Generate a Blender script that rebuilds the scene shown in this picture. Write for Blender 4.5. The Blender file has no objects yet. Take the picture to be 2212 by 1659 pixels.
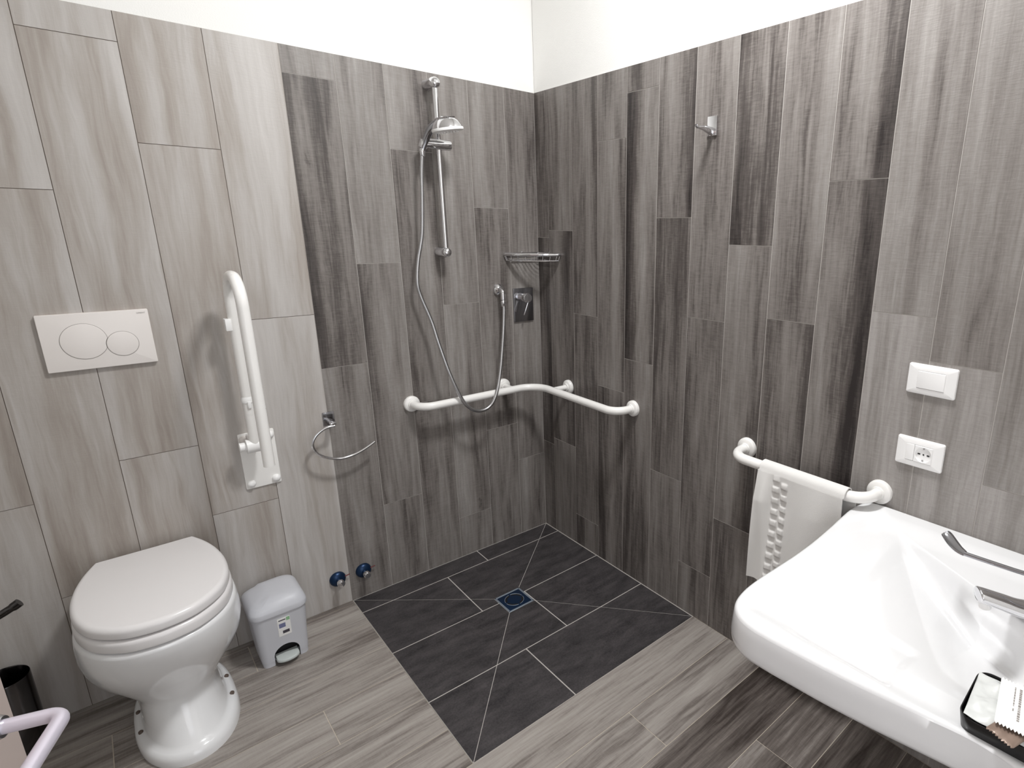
import bpy, bmesh, math, random
from math import pi, sin, cos, radians, hypot
from mathutils import Vector, Matrix, Euler, noise

random.seed(7)
SC = bpy.context.scene
COL = SC.collection

# ------------------------------------------------------------------ helpers
def node_mat(name):
    m = bpy.data.materials.new(name)
    m.use_nodes = True
    nt = m.node_tree
    b = nt.nodes['Principled BSDF']
    return m, nt, b

def mat(name, col, rough=.5, metal=0., spec=.5, bump=0., bscale=60., coat=0., var=0., alpha=1., trans=0.):
    m, nt, b = node_mat(name)
    b.inputs['Base Color'].default_value = (*col, 1)
    b.inputs['Roughness'].default_value = rough
    b.inputs['Metallic'].default_value = metal
    b.inputs['Specular IOR Level'].default_value = spec
    b.inputs['Coat Weight'].default_value = coat
    b.inputs['Coat Roughness'].default_value = .05
    b.inputs['Transmission Weight'].default_value = trans
    b.inputs['Alpha'].default_value = alpha
    tc = nt.nodes.new('ShaderNodeTexCoord')
    nz = nt.nodes.new('ShaderNodeTexNoise')
    nz.inputs['Scale'].default_value = bscale
    nz.inputs['Detail'].default_value = 4
    nt.links.new(tc.outputs['Object'], nz.inputs['Vector'])
    if var:
        r = nt.nodes.new('ShaderNodeValToRGB')
        r.color_ramp.elements[0].position = .3
        r.color_ramp.elements[1].position = .7
        r.color_ramp.elements[0].color = (*[max(0, c * (1 - var)) for c in col], 1)
        r.color_ramp.elements[1].color = (*[min(1, c * (1 + var)) for c in col], 1)
        nt.links.new(nz.outputs['Fac'], r.inputs['Fac'])
        nt.links.new(r.outputs['Color'], b.inputs['Base Color'])
    if bump:
        bp = nt.nodes.new('ShaderNodeBump')
        bp.inputs['Strength'].default_value = bump
        bp.inputs['Distance'].default_value = .002
        nt.links.new(nz.outputs['Fac'], bp.inputs['Height'])
        nt.links.new(bp.outputs['Normal'], b.inputs['Normal'])
    else:
        # faint roughness variation keeps the surface from looking computed
        mr = nt.nodes.new('ShaderNodeMapRange')
        mr.inputs['To Min'].default_value = max(0, rough * .92)
        mr.inputs['To Max'].default_value = min(1, rough * 1.08 + .005)
        nt.links.new(nz.outputs['Fac'], mr.inputs['Value'])
        nt.links.new(mr.outputs['Result'], b.inputs['Roughness'])
    return m

def wood_mat(name, stops, band=.55, grain=.35, saw=.12, knot=.8, rough=.42, bandscale=11., contrast=1., warp=.022):
    """wood look tile; corner attribute 'uvp' = (across plank m, along plank m, random), 'tone' = (tone, edge, 0)"""
    m, nt, b = node_mat(name)
    N, Lk = nt.nodes.new, nt.links.new
    at = N('ShaderNodeAttribute'); at.attribute_name = 'uvp'
    to = N('ShaderNodeAttribute'); to.attribute_name = 'tone'
    sp = N('ShaderNodeSeparateXYZ'); Lk(at.outputs['Vector'], sp.inputs[0])
    st = N('ShaderNodeSeparateXYZ'); Lk(to.outputs['Vector'], st.inputs[0])
    def math_(op, a, b_=None, c=None):
        n = N('ShaderNodeMath'); n.operation = op
        for i, v in enumerate((a, b_, c)):
            if v is None: continue
            if isinstance(v, (int, float)): n.inputs[i].default_value = v
            else: Lk(v, n.inputs[i])
        return n.outputs[0]
    wv = N('ShaderNodeCombineXYZ')
    Lk(math_('MULTIPLY_ADD', sp.outputs[0], 7., math_('MULTIPLY', sp.outputs[2], 61.)), wv.inputs[0])
    Lk(math_('MULTIPLY_ADD', sp.outputs[1], 2.2, math_('MULTIPLY', sp.outputs[2], 17.)), wv.inputs[1])
    wn = N('ShaderNodeTexNoise'); wn.inputs['Scale'].default_value = 1; wn.inputs['Detail'].default_value = 3; wn.inputs['Roughness'].default_value = .6
    Lk(wv.outputs[0], wn.inputs['Vector'])
    uw = math_('MULTIPLY_ADD', math_('SUBTRACT', wn.outputs['Fac'], .5), warp, sp.outputs[0])
    def vec(su, sv, sz):
        c = N('ShaderNodeCombineXYZ')
        Lk(math_('MULTIPLY_ADD', uw, su, math_('MULTIPLY', sp.outputs[2], 37.3)), c.inputs[0])
        Lk(math_('MULTIPLY_ADD', sp.outputs[1], sv, math_('MULTIPLY', sp.outputs[2], 91.7)), c.inputs[1])
        Lk(math_('MULTIPLY', sp.outputs[2], sz), c.inputs[2])
        return c.outputs[0]
    def nse(v, detail, rough_, dist):
        n = N('ShaderNodeTexNoise'); n.inputs['Scale'].default_value = 1
        n.inputs['Detail'].default_value = detail; n.inputs['Roughness'].default_value = rough_
        n.inputs['Distortion'].default_value = dist
        Lk(v, n.inputs['Vector']); return n.outputs['Fac']
    n1 = nse(vec(bandscale, .85, 53.), 3, .55, .45)
    n2 = nse(vec(95, 5.5, 29.), 7, .7, .35)
    n3 = nse(vec(34, 260, 71.), 4, .7, 0)
    n4 = nse(vec(34, 2.1, 13.), 5, .65, .8)
    vo = N('ShaderNodeTexVoronoi'); vo.inputs['Scale'].default_value = 1
    Lk(vec(5.2, 2.3, 0.), vo.inputs['Vector'])
    vd = N('ShaderNodeMath'); vd.operation = 'MULTIPLY_ADD'
    Lk(nse(vec(60, 40, 3.), 3, .6, 0), vd.inputs[0]); vd.inputs[1].default_value = .12
    Lk(vo.outputs['Distance'], vd.inputs[2])
    kn = N('ShaderNodeMapRange'); kn.inputs['From Min'].default_value = .07; kn.inputs['From Max'].default_value = .15
    kn.inputs['To Min'].default_value = 1; kn.inputs['To Max'].default_value = 0
    Lk(vd.outputs[0], kn.inputs['Value'])
    sc = N('ShaderNodeSeparateColor'); Lk(vo.outputs['Color'], sc.inputs[0])
    rare = math_('GREATER_THAN', sc.outputs[0], .72)
    knotf = math_('MULTIPLY', kn.outputs[0], rare)
    f = math_('MULTIPLY_ADD', math_('SUBTRACT', n1, .5), band * 2.2, .5)
    f = math_('MULTIPLY_ADD', math_('SUBTRACT', n4, .5), band * .9, f)
    f = math_('MULTIPLY_ADD', math_('SUBTRACT', n2, .5), grain * 1.6, f)
    f = math_('MULTIPLY_ADD', math_('SUBTRACT', n3, .5), saw * 1.6, f)
    f = math_('ADD', f, st.outputs[0])
    # a printed dark streak along one long side of some planks
    f = math_('SUBTRACT', f, math_('MULTIPLY', st.outputs[1], .45))
    f = math_('SUBTRACT', f, math_('MULTIPLY', knotf, knot * .6))
    if contrast != 1: f = math_('MULTIPLY_ADD', math_('SUBTRACT', f, .5), contrast, .5)
    r = N('ShaderNodeValToRGB')
    cr = r.color_ramp
    cr.elements[0].position = stops[0][0]; cr.elements[0].color = (*stops[0][1], 1)
    cr.elements[1].position = stops[-1][0]; cr.elements[1].color = (*stops[-1][1], 1)
    for p_, c_ in stops[1:-1]:
        e = cr.elements.new(p_); e.color = (*c_, 1)
    Lk(f, r.inputs['Fac'])
    Lk(r.outputs['Color'], b.inputs['Base Color'])
    b.inputs['Roughness'].default_value = rough
    b.inputs['Specular IOR Level'].default_value = .4
    bp = N('ShaderNodeBump'); bp.inputs['Strength'].default_value = .35; bp.inputs['Distance'].default_value = .0012
    Lk(math_('ADD', math_('MULTIPLY', n2, .6), math_('MULTIPLY', n3, .8)), bp.inputs['Height'])
    Lk(bp.outputs['Normal'], b.inputs['Normal'])
    return m

def s2l(r, g, b):
    f = lambda c: (c / 255 / 12.92) if c / 255 <= .04045 else ((c / 255 + .055) / 1.055) ** 2.4
    return (f(r), f(g), f(b))

M = {}
M['paint'] = mat('white_wall_paint', s2l(244, 243, 240), .85, bump=.25, bscale=260)
M['ceiling'] = mat('ceiling_paint', s2l(243, 241, 238), .9, bump=.15, bscale=200)
M['wood_dark'] = wood_mat('dark_wood_look_tile',
    [(.0, s2l(44, 39, 38)), (.28, s2l(86, 80, 77)), (.48, s2l(122, 116, 112)), (.72, s2l(143, 138, 134)), (1., s2l(166, 161, 158))],
    band=.5, grain=.44, saw=.2, bandscale=13)
M['wood_light'] = wood_mat('pale_wood_look_tile',
    [(.0, s2l(136, 125, 116)), (.35, s2l(168, 160, 153)), (.6, s2l(186, 181, 177)), (1., s2l(206, 202, 199))],
    band=.62, grain=.24, saw=.02, knot=.5, bandscale=12, warp=.045)
M['wood_floor'] = wood_mat('floor_wood_look_tile',
    [(.0, s2l(62, 54, 50)), (.3, s2l(114, 106, 101)), (.55, s2l(156, 149, 143)), (1., s2l(186, 180, 174))],
    band=.52, grain=.55, saw=.08, bandscale=13)
M['grout_pale'] = mat('pale_grout', s2l(190, 185, 180), .9, var=.06, bscale=40)
M['grout_cream'] = mat('cream_grout', s2l(196, 186, 172), .9, var=.08, bscale=40)
M['grout_brown'] = mat('brown_grout', s2l(104, 93, 84), .9, var=.06, bscale=40)
M['slate'] = mat('black_slate_tile', s2l(60, 58, 60), .55, var=.42, bscale=22, bump=0.)
M['ceramic'] = mat('white_glazed_ceramic', s2l(241, 241, 242), .14, coat=.5, bscale=8)
M['seat_plastic'] = mat('white_seat_plastic', s2l(236, 233, 233), .22, bscale=8)
M['plastic'] = mat('white_plastic', s2l(249, 248, 247), .35, bscale=30)
M['plastic_warm'] = mat('warm_white_plastic', s2l(234, 228, 224), .35, bscale=30)
M['rail'] = mat('white_enamelled_tube', s2l(246, 244, 241), .28, coat=.3, bscale=20)
M['chrome'] = mat('polished_chrome', (.78, .78, .8), .07, metal=1, bscale=14)
M['chrome_dark'] = mat('dark_mirror_chrome', (.36, .36, .38), .1, metal=1, bscale=14)
M['chrome_black'] = mat('black_chrome', (.09, .085, .085), .14, metal=1, bscale=14)
M['steel'] = mat('brushed_steel', (.55, .55, .56), .28, metal=1, bscale=50)
M['bluefilm'] = mat('blue_film_metal', s2l(28, 52, 84), .32, metal=.6, bscale=30)
M['bluerim'] = mat('pale_blue_steel', s2l(150, 160, 172), .35, metal=.5, bscale=30)
M['bin'] = mat('grey_bin_plastic', s2l(205, 206, 212), .42, bscale=60)
M['bin_dark'] = mat('bin_inside_plastic', s2l(38, 38, 40), .7, bscale=60)
M['pedal'] = mat('pale_pedal_plastic', s2l(208, 214, 212), .4, bscale=60)
M['black'] = mat('black_plastic', s2l(26, 25, 26), .3, bscale=60)
M['brown_cap'] = mat('brown_screw_cap', s2l(96, 82, 74), .5, bscale=60)
M['towel'] = mat('white_terry_cloth', s2l(249, 247, 244), .95, bump=.8, bscale=1300, spec=.1)
M['paper'] = mat('white_printed_paper', s2l(244, 243, 241), .7, bscale=50)
M['ink'] = mat('grey_ink', s2l(150, 144, 140), .8, bscale=50)
M['inkdark'] = mat('dark_ink', s2l(70, 66, 74), .8, bscale=50)
M['inkblue'] = mat('blue_ink', s2l(120, 124, 158), .8, bscale=50)
M['inkgreen'] = mat('green_ink', s2l(150, 196, 150), .8, bscale=50)
M['sachet'] = mat('frosted_soap_wrap', s2l(226, 228, 226), .18, bscale=30, coat=.5, var=.03)
M['brown_paper'] = mat('brown_sachet_foil', s2l(148, 128, 116), .3, metal=.3, bscale=40)
M['door'] = mat('pinkish_door_laminate', s2l(186, 172, 166), .5, bscale=60)
M['red'] = mat('dark_red_plastic', s2l(110, 50, 50), .5, bscale=60)
M['hole'] = mat('socket_hole', (.01, .01, .01), .6, bscale=60)
M['lever'] = mat('satin_door_lever', s2l(214, 208, 220), .3, metal=.35, bscale=30)

def link(name, me, m, parent=None, matrix=None):
    o = bpy.data.objects.new(name, me)
    COL.objects.link(o)
    for x in (m if isinstance(m, (list, tuple)) else [m]):
        me.materials.append(M[x] if isinstance(x, str) else x)
    if parent is not None: o.parent = parent
    if matrix is not None: o.matrix_local = matrix
    return o

def obj(name, bm, m, parent=None, matrix=None, smooth=40, recalc=True):
    if recalc: bmesh.ops.recalc_face_normals(bm, faces=bm.faces[:])
    me = bpy.data.meshes.new(name)
    bm.to_mesh(me); bm.free()
    if smooth:
        for p in me.polygons: p.use_smooth = True
        me.set_sharp_from_angle(angle=radians(smooth))
    return link(name, me, m, parent, matrix)

def tag(o, label, cat, group=None):
    o['label'] = label; o['category'] = cat
    if group: o['group'] = group
    return o

def thing(name, label, cat, matrix=None, group=None):
    o = bpy.data.objects.new(name, None)
    o.empty_display_size = .05
    COL.objects.link(o)
    if matrix is not None: o.matrix_world = matrix
    return tag(o, label, cat, group)

def struct(o):
    o['kind'] = 'structure'
    return o

# frames: local a = along wall to the right, b = up, c = out of the wall
def WL(x, z): return Matrix(((1, 0, 0, x), (0, 0, -1, 0), (0, 1, 0, z), (0, 0, 0, 1)))
def WR(y, z): return Matrix(((0, 0, -1, 0), (-1, 0, 0, y), (0, 1, 0, z), (0, 0, 0, 1)))

def spline(pts, n=8, closed=False):
    P = [Vector(p) for p in pts]; out = []
    k = len(P)
    rng = range(k) if closed else range(k - 1)
    for i in rng:
        g = lambda j: P[j % k] if closed else P[min(max(j, 0), k - 1)]
        p0, p1, p2, p3 = g(i - 1), g(i), g(i + 1), g(i + 2)
        for s in range(n):
            t = s / n
            out.append(.5 * ((2 * p1) + (p2 - p0) * t + (2 * p0 - 5 * p1 + 4 * p2 - p3) * t * t + (3 * p1 - p0 - 3 * p2 + p3) * t ** 3))
    if not closed: out.append(P[-1])
    return out

def fillet(pts, r, n=8):
    P = [Vector(p) for p in pts]; out = [P[0]]
    for i in range(1, len(P) - 1):
        a, b, c = P[i - 1], P[i], P[i + 1]
        u = (a - b).normalized(); v = (c - b).normalized()
        ang = u.angle(v)
        rr = r[i - 1] if isinstance(r, (list, tuple)) else r
        d = rr / math.tan(ang / 2)
        d = min(d, (a - b).length * .49 if i > 1 else (a - b).length * .95, (c - b).length * .49 if i < len(P) - 2 else (c - b).length * .95)
        rr = d * math.tan(ang / 2)
        ctr = b + (u + v).normalized() * (rr / sin(ang / 2))
        s = b + u * d - ctr; e = b + v * d - ctr
        for k in range(n + 1):
            t = k / n; tot = s.angle(e)
            out.append(ctr + (s * sin((1 - t) * tot) + e * sin(t * tot)) / sin(tot))
    out.append(P[-1])
    return out

def add_tube(bm, path, r, seg=16, caps=True, closed=False, flat=None, up=None):
    P = [Vector(p) for p in path]; n = len(P)
    T = []
    for i in range(n):
        if closed: t = P[(i + 1) % n] - P[i - 1]
        else: t = P[min(i + 1, n - 1)] - P[max(i - 1, 0)]
        T.append(t.normalized())
    nrm = Vector(up) if up else (Vector((0, 0, 1)) if abs(T[0].z) < .9 else Vector((1, 0, 0)))
    rings = []
    for i in range(n):
        nrm = (nrm - T[i] * nrm.dot(T[i])).normalized()
        bi = T[i].cross(nrm)
        rr = r[i] if isinstance(r, (list, tuple)) else r
        fy = flat if flat is not None else 1.
        if isinstance(fy, (list, tuple)): fy = fy[i]
        rings.append([bm.verts.new(P[i] + nrm * (rr * fy * cos(2 * pi * k / seg)) + bi * (rr * sin(2 * pi * k / seg))) for k in range(seg)])
    for i in range(n if closed else n - 1):
        A, B = rings[i], rings[(i + 1) % n]
        for k in range(seg):
            bm.faces.new((A[k], A[(k + 1) % seg], B[(k + 1) % seg], B[k]))
    if caps and not closed:
        bm.faces.new(rings[0][::-1]); bm.faces.new(rings[-1])
    return bm

def add_lathe(bm, prof, mtx=None, seg=32, cap0=True, cap1=True):
    """prof: (radius, height along local z)"""
    mtx = mtx or Matrix()
    rings = []
    for r, h in prof:
        if r < 1e-6: rings.append([bm.verts.new(mtx @ Vector((0, 0, h)))])
        else: rings.append([bm.verts.new(mtx @ Vector((r * cos(2 * pi * k / seg), r * sin(2 * pi * k / seg), h))) for k in range(seg)])
    for A, B in zip(rings, rings[1:]):
        for k in range(seg):
            a0, a1 = A[k % len(A)], A[(k + 1) % len(A)]
            b0, b1 = B[k % len(B)], B[(k + 1) % len(B)]
            vs = []
            for v in (a0, a1, b1, b0):
                if v not in vs: vs.append(v)
            if len(vs) > 2: bm.faces.new(vs)
    if cap0 and len(rings[0]) > 1: bm.faces.new(rings[0][::-1])
    if cap1 and len(rings[-1]) > 1: bm.faces.new(rings[-1])
    return bm

def add_loft(bm, rings, cap0=True, cap1=True):
    R = [[bm.verts.new(p) for p in r] for r in rings]
    n = len(R[0])
    for A, B in zip(R, R[1:]):
        for k in range(n):
            bm.faces.new((A[k], A[(k + 1) % n], B[(k + 1) % n], B[k]))
    if cap0: bm.faces.new(R[0][::-1])
    if cap1: bm.faces.new(R[-1])
    return bm

def offset2(pts, d):
    n = len(pts); out = []
    area = sum(pts[i][0] * pts[(i + 1) % n][1] - pts[(i + 1) % n][0] * pts[i][1] for i in range(n))
    s = 1 if area > 0 else -1
    for i in range(n):
        ax, ay = pts[i - 1]; bx, by = pts[(i + 1) % n]
        tx, ty = bx - ax, by - ay; l = hypot(tx, ty) or 1
        out.append((pts[i][0] - s * ty / l * d, pts[i][1] + s * tx / l * d))
    return out

def rrect(w, h, r, n=6):
    out = []
    for cx, cy, a0 in ((w / 2 - r, h / 2 - r, 0), (-w / 2 + r, h / 2 - r, pi / 2), (-w / 2 + r, -h / 2 + r, pi), (w / 2 - r, -h / 2 + r, 3 * pi / 2)):
        for k in range(n + 1):
            a = a0 + pi / 2 * k / n
            out.append((cx + r * cos(a), cy + r * sin(a)))
    return out

def add_slab(bm, outline, c0, c1, bev=.002, mtx=None, n=3, both=False):
    """extrude a 2D outline along local z from c0 to c1 with a rounded top edge"""
    mtx = mtx or Matrix()
    rings = []
    if both:
        for k in range(n, -1, -1):
            a = pi / 2 * k / n
            rings.append((offset2(outline, bev * (1 - cos(a))), c0 + bev * (1 - sin(a))))
    else: rings.append((outline, c0))
    for k in range(n + 1):
        a = pi / 2 * k / n
        rings.append((offset2(outline, bev * (1 - cos(a))), c1 - bev + bev * sin(a)))
    return add_loft(bm, [[mtx @ Vector((x, y, z)) for x, y in o] for o, z in rings])

def add_box(bm, lo, hi, mtx=None, bev=0.):
    mtx = mtx or Matrix()
    t = bmesh.new()
    bmesh.ops.create_cube(t, size=1)
    for v in t.verts:
        v.co = Vector([lo[i] + (v.co[i] + .5) * (hi[i] - lo[i]) for i in range(3)])
    if bev: bmesh.ops.bevel(t, geom=t.edges[:], offset=bev, segments=2, affect='EDGES', profile=.5)
    t.transform(mtx)
    me = bpy.data.meshes.new('tmp'); t.to_mesh(me); t.free()
    bm.from_mesh(me); bpy.data.meshes.remove(me)
    return bm

def axis_m(p, d):
    d = Vector(d).normalized()
    return Matrix.Translation(Vector(p)) @ d.to_track_quat('Z', 'Y').to_matrix().to_4x4()

def copy_thing(root, matrix, label=None):
    r = root.copy(); COL.objects.link(r); r.matrix_world = matrix
    if label: r['label'] = label
    for ch in list(root.children):
        c = ch.copy(); COL.objects.link(c); c.parent = r
        for g in list(ch.children):
            d = g.copy(); COL.objects.link(d); d.parent = c
    return r

# ------------------------------------------------------------------ planked surfaces
def add_planks(bm, rects, along, gap, mi, mtx, thick=.0015):
    """rects: (a0,b0,a1,b1,tone,edge) in local 2D; along 'a' or 'b'; each becomes a slightly raised tile"""
    uv = bm.loops.layers.float_vector.get('uvp') or bm.loops.layers.float_vector.new('uvp')
    tn = bm.loops.layers.float_vector.get('tone') or bm.loops.layers.float_vector.new('tone')
    g = gap / 2; e = .0004
    for a0, b0, a1, b1, tone, edge in rects:
        if a1 - a0 < .004 or b1 - b0 < .004: continue
        seed = random.random(); flip = random.random() < .5
        nseg = 8
        # split across the plank so that a printed side streak can fade over its width
        if along == 'b': cuts = [(a0 + g + (a1 - a0 - 2 * g) * k / nseg) for k in range(nseg + 1)]
        else: cuts = [(b0 + g + (b1 - b0 - 2 * g) * k / nseg) for k in range(nseg + 1)]
        def ed(k):
            t = k / nseg
            if edge > 0: return max(0, 1 - t / .55) * edge
            if edge < 0: return max(0, (t - .45) / .55) * -edge
            return 0
        fr = []
        for k in range(nseg):
            if along == 'b': q = [(cuts[k], b0 + g), (cuts[k + 1], b0 + g), (cuts[k + 1], b1 - g), (cuts[k], b1 - g)]
            else: q = [(a0 + g, cuts[k]), (a1 - g, cuts[k]), (a1 - g, cuts[k + 1]), (a0 + g, cuts[k + 1])]
            f = bm.faces.new([bm.verts.new(mtx @ Vector((x, y, 0))) for x, y in q])
            f.material_index = mi
            for l, (x, y) in zip(f.loops, q):
                u, v = (x - a0, y - b0) if along == 'b' else (y - b0, x - a0)
                kk = (u - g) / ((a1 - a0 if along == 'b' else b1 - b0) - 2 * g) * nseg
                l[uv] = (u if not flip else .3 - u, v, seed)
                l[tn] = (tone, ed(kk), 0)
        # tile edges
        q = [(a0 + g, b0 + g), (a1 - g, b0 + g), (a1 - g, b1 - g), (a0 + g, b1 - g)]
        for i in range(4):
            (x0, y0), (x1, y1) = q[i], q[(i + 1) % 4]
            f = bm.faces.new([bm.verts.new(mtx @ Vector(p)) for p in ((x0, y0, 0), (x0, y0, -thick), (x1, y1, -thick), (x1, y1, 0))])
            f.material_index = mi
            for l in f.loops: l[uv] = (.1, .5, seed); l[tn] = (tone - .1, 0, 0)

def columns(bounds, joints, top, tones=None, edges=None):
    """bounds: list of column edges; joints[i]: list of heights"""
    out = []
    for i in range(len(bounds) - 1):
        a, b = sorted((bounds[i], bounds[i + 1]))
        zs = [0] + sorted(z for z in joints[i] if 0 < z < top) + [top]
        for k in range(len(zs) - 1):
            tone = random.uniform(-.03, .03)
            if tones and (i, k) in tones: tone = tones[(i, k)]
            edge = 0
            if edges and (i, k) in edges: edge = edges[(i, k)]
            out.append((a, zs[k], b, zs[k + 1], tone, edge))
    return out

H = 2.077           # top of the tiling
CEIL = 2.95
XW = -2.62          # far side wall
YW = -2.72          # wall behind the photographer

# ---- left wall (y = 0)
bm = bmesh.new()
lb = [-.983, -1.185, -1.387, -1.589, -1.791, -1.993, -2.195, -2.397, XW]
lj = [[1.2], [.538, 1.738], [.798, 1.999], [.4, 1.598], [.718, 1.918], [.2, 1.4], [1.0], [.6, 1.8]]
dtl = .05          # brightening put into the tone of this wall's dark planks
lt = {(2, 0): -.02, (2, 1): -.06, (1, 1): -.07, (0, 1): .08, (0, 0): .02, (1, 2): .05, (3, 1): -.08, (3, 2): .05, (2, 2): .02}
add_planks(bm, columns(lb, lj, H, lt), 'b', .0018, 0, WL(0, 0))
db = [-.983, -.816, -.650, -.485, -.319, -.152, 0]
dj = [[.996, 1.993], [.382, 1.375], [.794, 1.791], [.199, 1.195], [.597, 1.592], [.403, 1.4]]
dt = {(0, 1): -.1, (0, 2): .1, (1, 2): .1, (2, 1): .0, (3, 1): .05, (3, 2): .06, (4, 2): .03, (1, 1): .02, (0, 0): -.02, (5, 1): .04}
de = {(0, 1): .5, (1, 1): .4, (2, 0): .3, (2, 1): .4, (4, 0): .3}
add_planks(bm, [(a, b, c, d, t + dtl, e) for a, b, c, d, t, e in columns(db, dj, H, dt, de)], 'b', .0018, 1, WL(0, 0))
W0 = WL(0, 0)
def back(bm, lo, hi, mi, mtx):
    n = len(bm.faces)
    add_box(bm, lo, hi, mtx)
    bm.faces.ensure_lookup_table()
    for f in bm.faces[n:]: f.material_index = mi
back(bm, (XW - .1, 0, -.1), (-.983, H - .0005, -.0012), 2, W0)
back(bm, (-.983, 0, -.1), (.1, H - .0005, -.0010), 3, W0)
back(bm, (XW - .1, H, -.1), (.1, CEIL, -.004), 4, W0)
struct(obj('wall_left', bm, ['wood_light', 'wood_dark', 'grout_brown', 'grout_pale', 'paint'], smooth=0, recalc=False))

# ---- right wall (x = 0)
bm = bmesh.new()
rb = [0, .090, .262, .428, .597, .761, .929, 1.095, 1.260, 1.427, 1.593, 1.758, 1.924, 2.090, 2.256, 2.42, -YW]
rj = [[.471, 1.47], [.508, 1.501], [.160, 1.147], [.849, 1.840], [.997, 1.990], [.560, 1.551], [.215, 1.208], [.472, 1.464],
      [.245, 1.242], [.65, 1.645], [.3, 1.301], [.19, 1.188], [.9, 1.9], [.4, 1.4], [.1, 1.1], [.7, 1.7]]
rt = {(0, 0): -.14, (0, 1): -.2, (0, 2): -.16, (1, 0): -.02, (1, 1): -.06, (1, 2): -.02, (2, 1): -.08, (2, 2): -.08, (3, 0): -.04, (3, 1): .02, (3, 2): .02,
      (4, 0): -.06, (4, 1): 0., (4, 2): -.02, (5, 1): -.14, (5, 2): -.02, (6, 1): -.05, (6, 2): -.02, (7, 1): .03, (7, 2): -.16, (8, 0): -.06, (8, 1): -.05, (8, 2): .02,
      (9, 1): -.05, (9, 2): -.04, (10, 0): .30, (10, 1): .34, (10, 2): .17, (11, 0): .32, (11, 1): .26, (11, 2): .06, (12, 0): .3, (12, 1): .22, (13, 1): .2}
re = {(4, 1): .8, (4, 0): .3, (5, 2): -.6, (7, 2): .2, (9, 2): -.7, (9, 1): -.7, (3, 1): -.2, (2, 0): .6, (1, 1): -.5, (8, 1): -.2, (7, 1): -.5, (3, 0): .3, (6, 0): -.3}
add_planks(bm, columns(rb, rj, H, rt, re), 'b', .0024, 0, WR(0, 0))
W0 = WR(0, 0)
back(bm, (0, 0, -.1), (-YW + .1, H - .0005, -.0010), 1, W0)
back(bm, (0, H, -.1), (-YW + .1, CEIL, -.004), 2, W0)
struct(obj('wall_right', bm, ['wood_dark', 'grout_pale', 'paint'], smooth=0, recalc=False))

# ---- floor around the shower square
TA, TB = .981, 1.0215       # shower square: x from -TA, y from -TB
bm = bmesh.new()
rows = [0, .024, .191, .359, .527, .694, .862, 1.0215, 1.194, 1.362, 1.533, 1.697, 1.865, 2.032, 2.20, 2.367, -YW]
fj = [[-1.6], [-1.363, -2.36], [-1.75], [-2.1], [-1.246, -2.246], [-1.62], [-1.9], [-1.2, -2.2], [-.52, -1.52, -2.52], [-.85, -1.85], [-.3, -1.3, -2.3],
      [-.65, -1.65], [-.1, -1.1, -2.1], [-.5, -1.5], [-.9, -1.9], [-.3, -1.3]]
ftone = {(9, None): -.26, (10, None): -.2, (11, None): -.28, (12, None): -.2, (7, None): .06, (0, None): -.12}
rects = []
for i in range(len(rows) - 1):
    y1, y0 = -rows[i], -rows[i + 1]
    xr = -TA - .001 if rows[i + 1] <= TB + .001 else 0
    xs = [XW] + sorted(x for x in fj[i] if x < xr) + [xr]
    for k in range(len(xs) - 1):
        rects.append((xs[k], y0, xs[k + 1], y1, ftone.get((i, None), random.uniform(-.04, .06)) + random.uniform(-.03, .03), 0))
add_planks(bm, rects, 'a', .0026, 0, Matrix())
back(bm, (XW - .1, YW - .1, -.1), (-TA - .001, .05, -.001), 1, Matrix())
back(bm, (-TA - .001, YW - .1, -.1), (.05, -TB, -.001), 1, Matrix())
struct(obj('floor', bm, ['wood_floor', 'grout_cream'], smooth=0, recalc=False))

# ---- shower square: dark tiles cut along the diagonals, falling gently to the drain
FALL = .006
DX0, DX1, DY0, DY1 = -.535, -.414, -.499, -.379
def zfall(x, y):
    fx = 1 - (x - DX1) / (0 - DX1) if x > DX1 else (1 - (DX0 - x) / (DX0 + TA) if x < DX0 else 1)
    fy = 1 - (y - DY1) / (0 - DY1) if y > DY1 else (1 - (DY0 - y) / (DY0 + TB) if y < DY0 else 1)
    return -FALL * max(0, min(fx, fy))
def clip(poly, a, b):
    """keep the part of poly on the left of a->b"""
    s = lambda p: (b[0] - a[0]) * (p[1] - a[1]) - (b[1] - a[1]) * (p[0] - a[0])
    out = []
    for i in range(len(poly)):
        p, q = poly[i], poly[(i + 1) % len(poly)]
        sp_, sq = s(p), s(q)
        if sp_ >= 0: out.append(p)
        if (sp_ > 0) != (sq > 0) and abs(sp_ - sq) > 1e-12:
            t = sp_ / (sp_ - sq); out.append((p[0] + (q[0] - p[0]) * t, p[1] + (q[1] - p[1]) * t))
    return out
C0, C1, C2, C3 = (-TA, -TB), (0, -TB), (0, 0), (-TA, 0)
d0, d1, d2, d3 = (DX0, DY0), (DX1, DY0), (DX1, DY1), (DX0, DY1)
sectors = [[C0, C1, d1, d0], [C1, C2, d2, d1], [C2, C3, d3, d2], [C3, C0, d0, d3]]
trows = [0, -.108, -.418, -.722, -TB]
tj = [-.409, -.612, -.411, -.602]
bm = bmesh.new()
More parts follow.
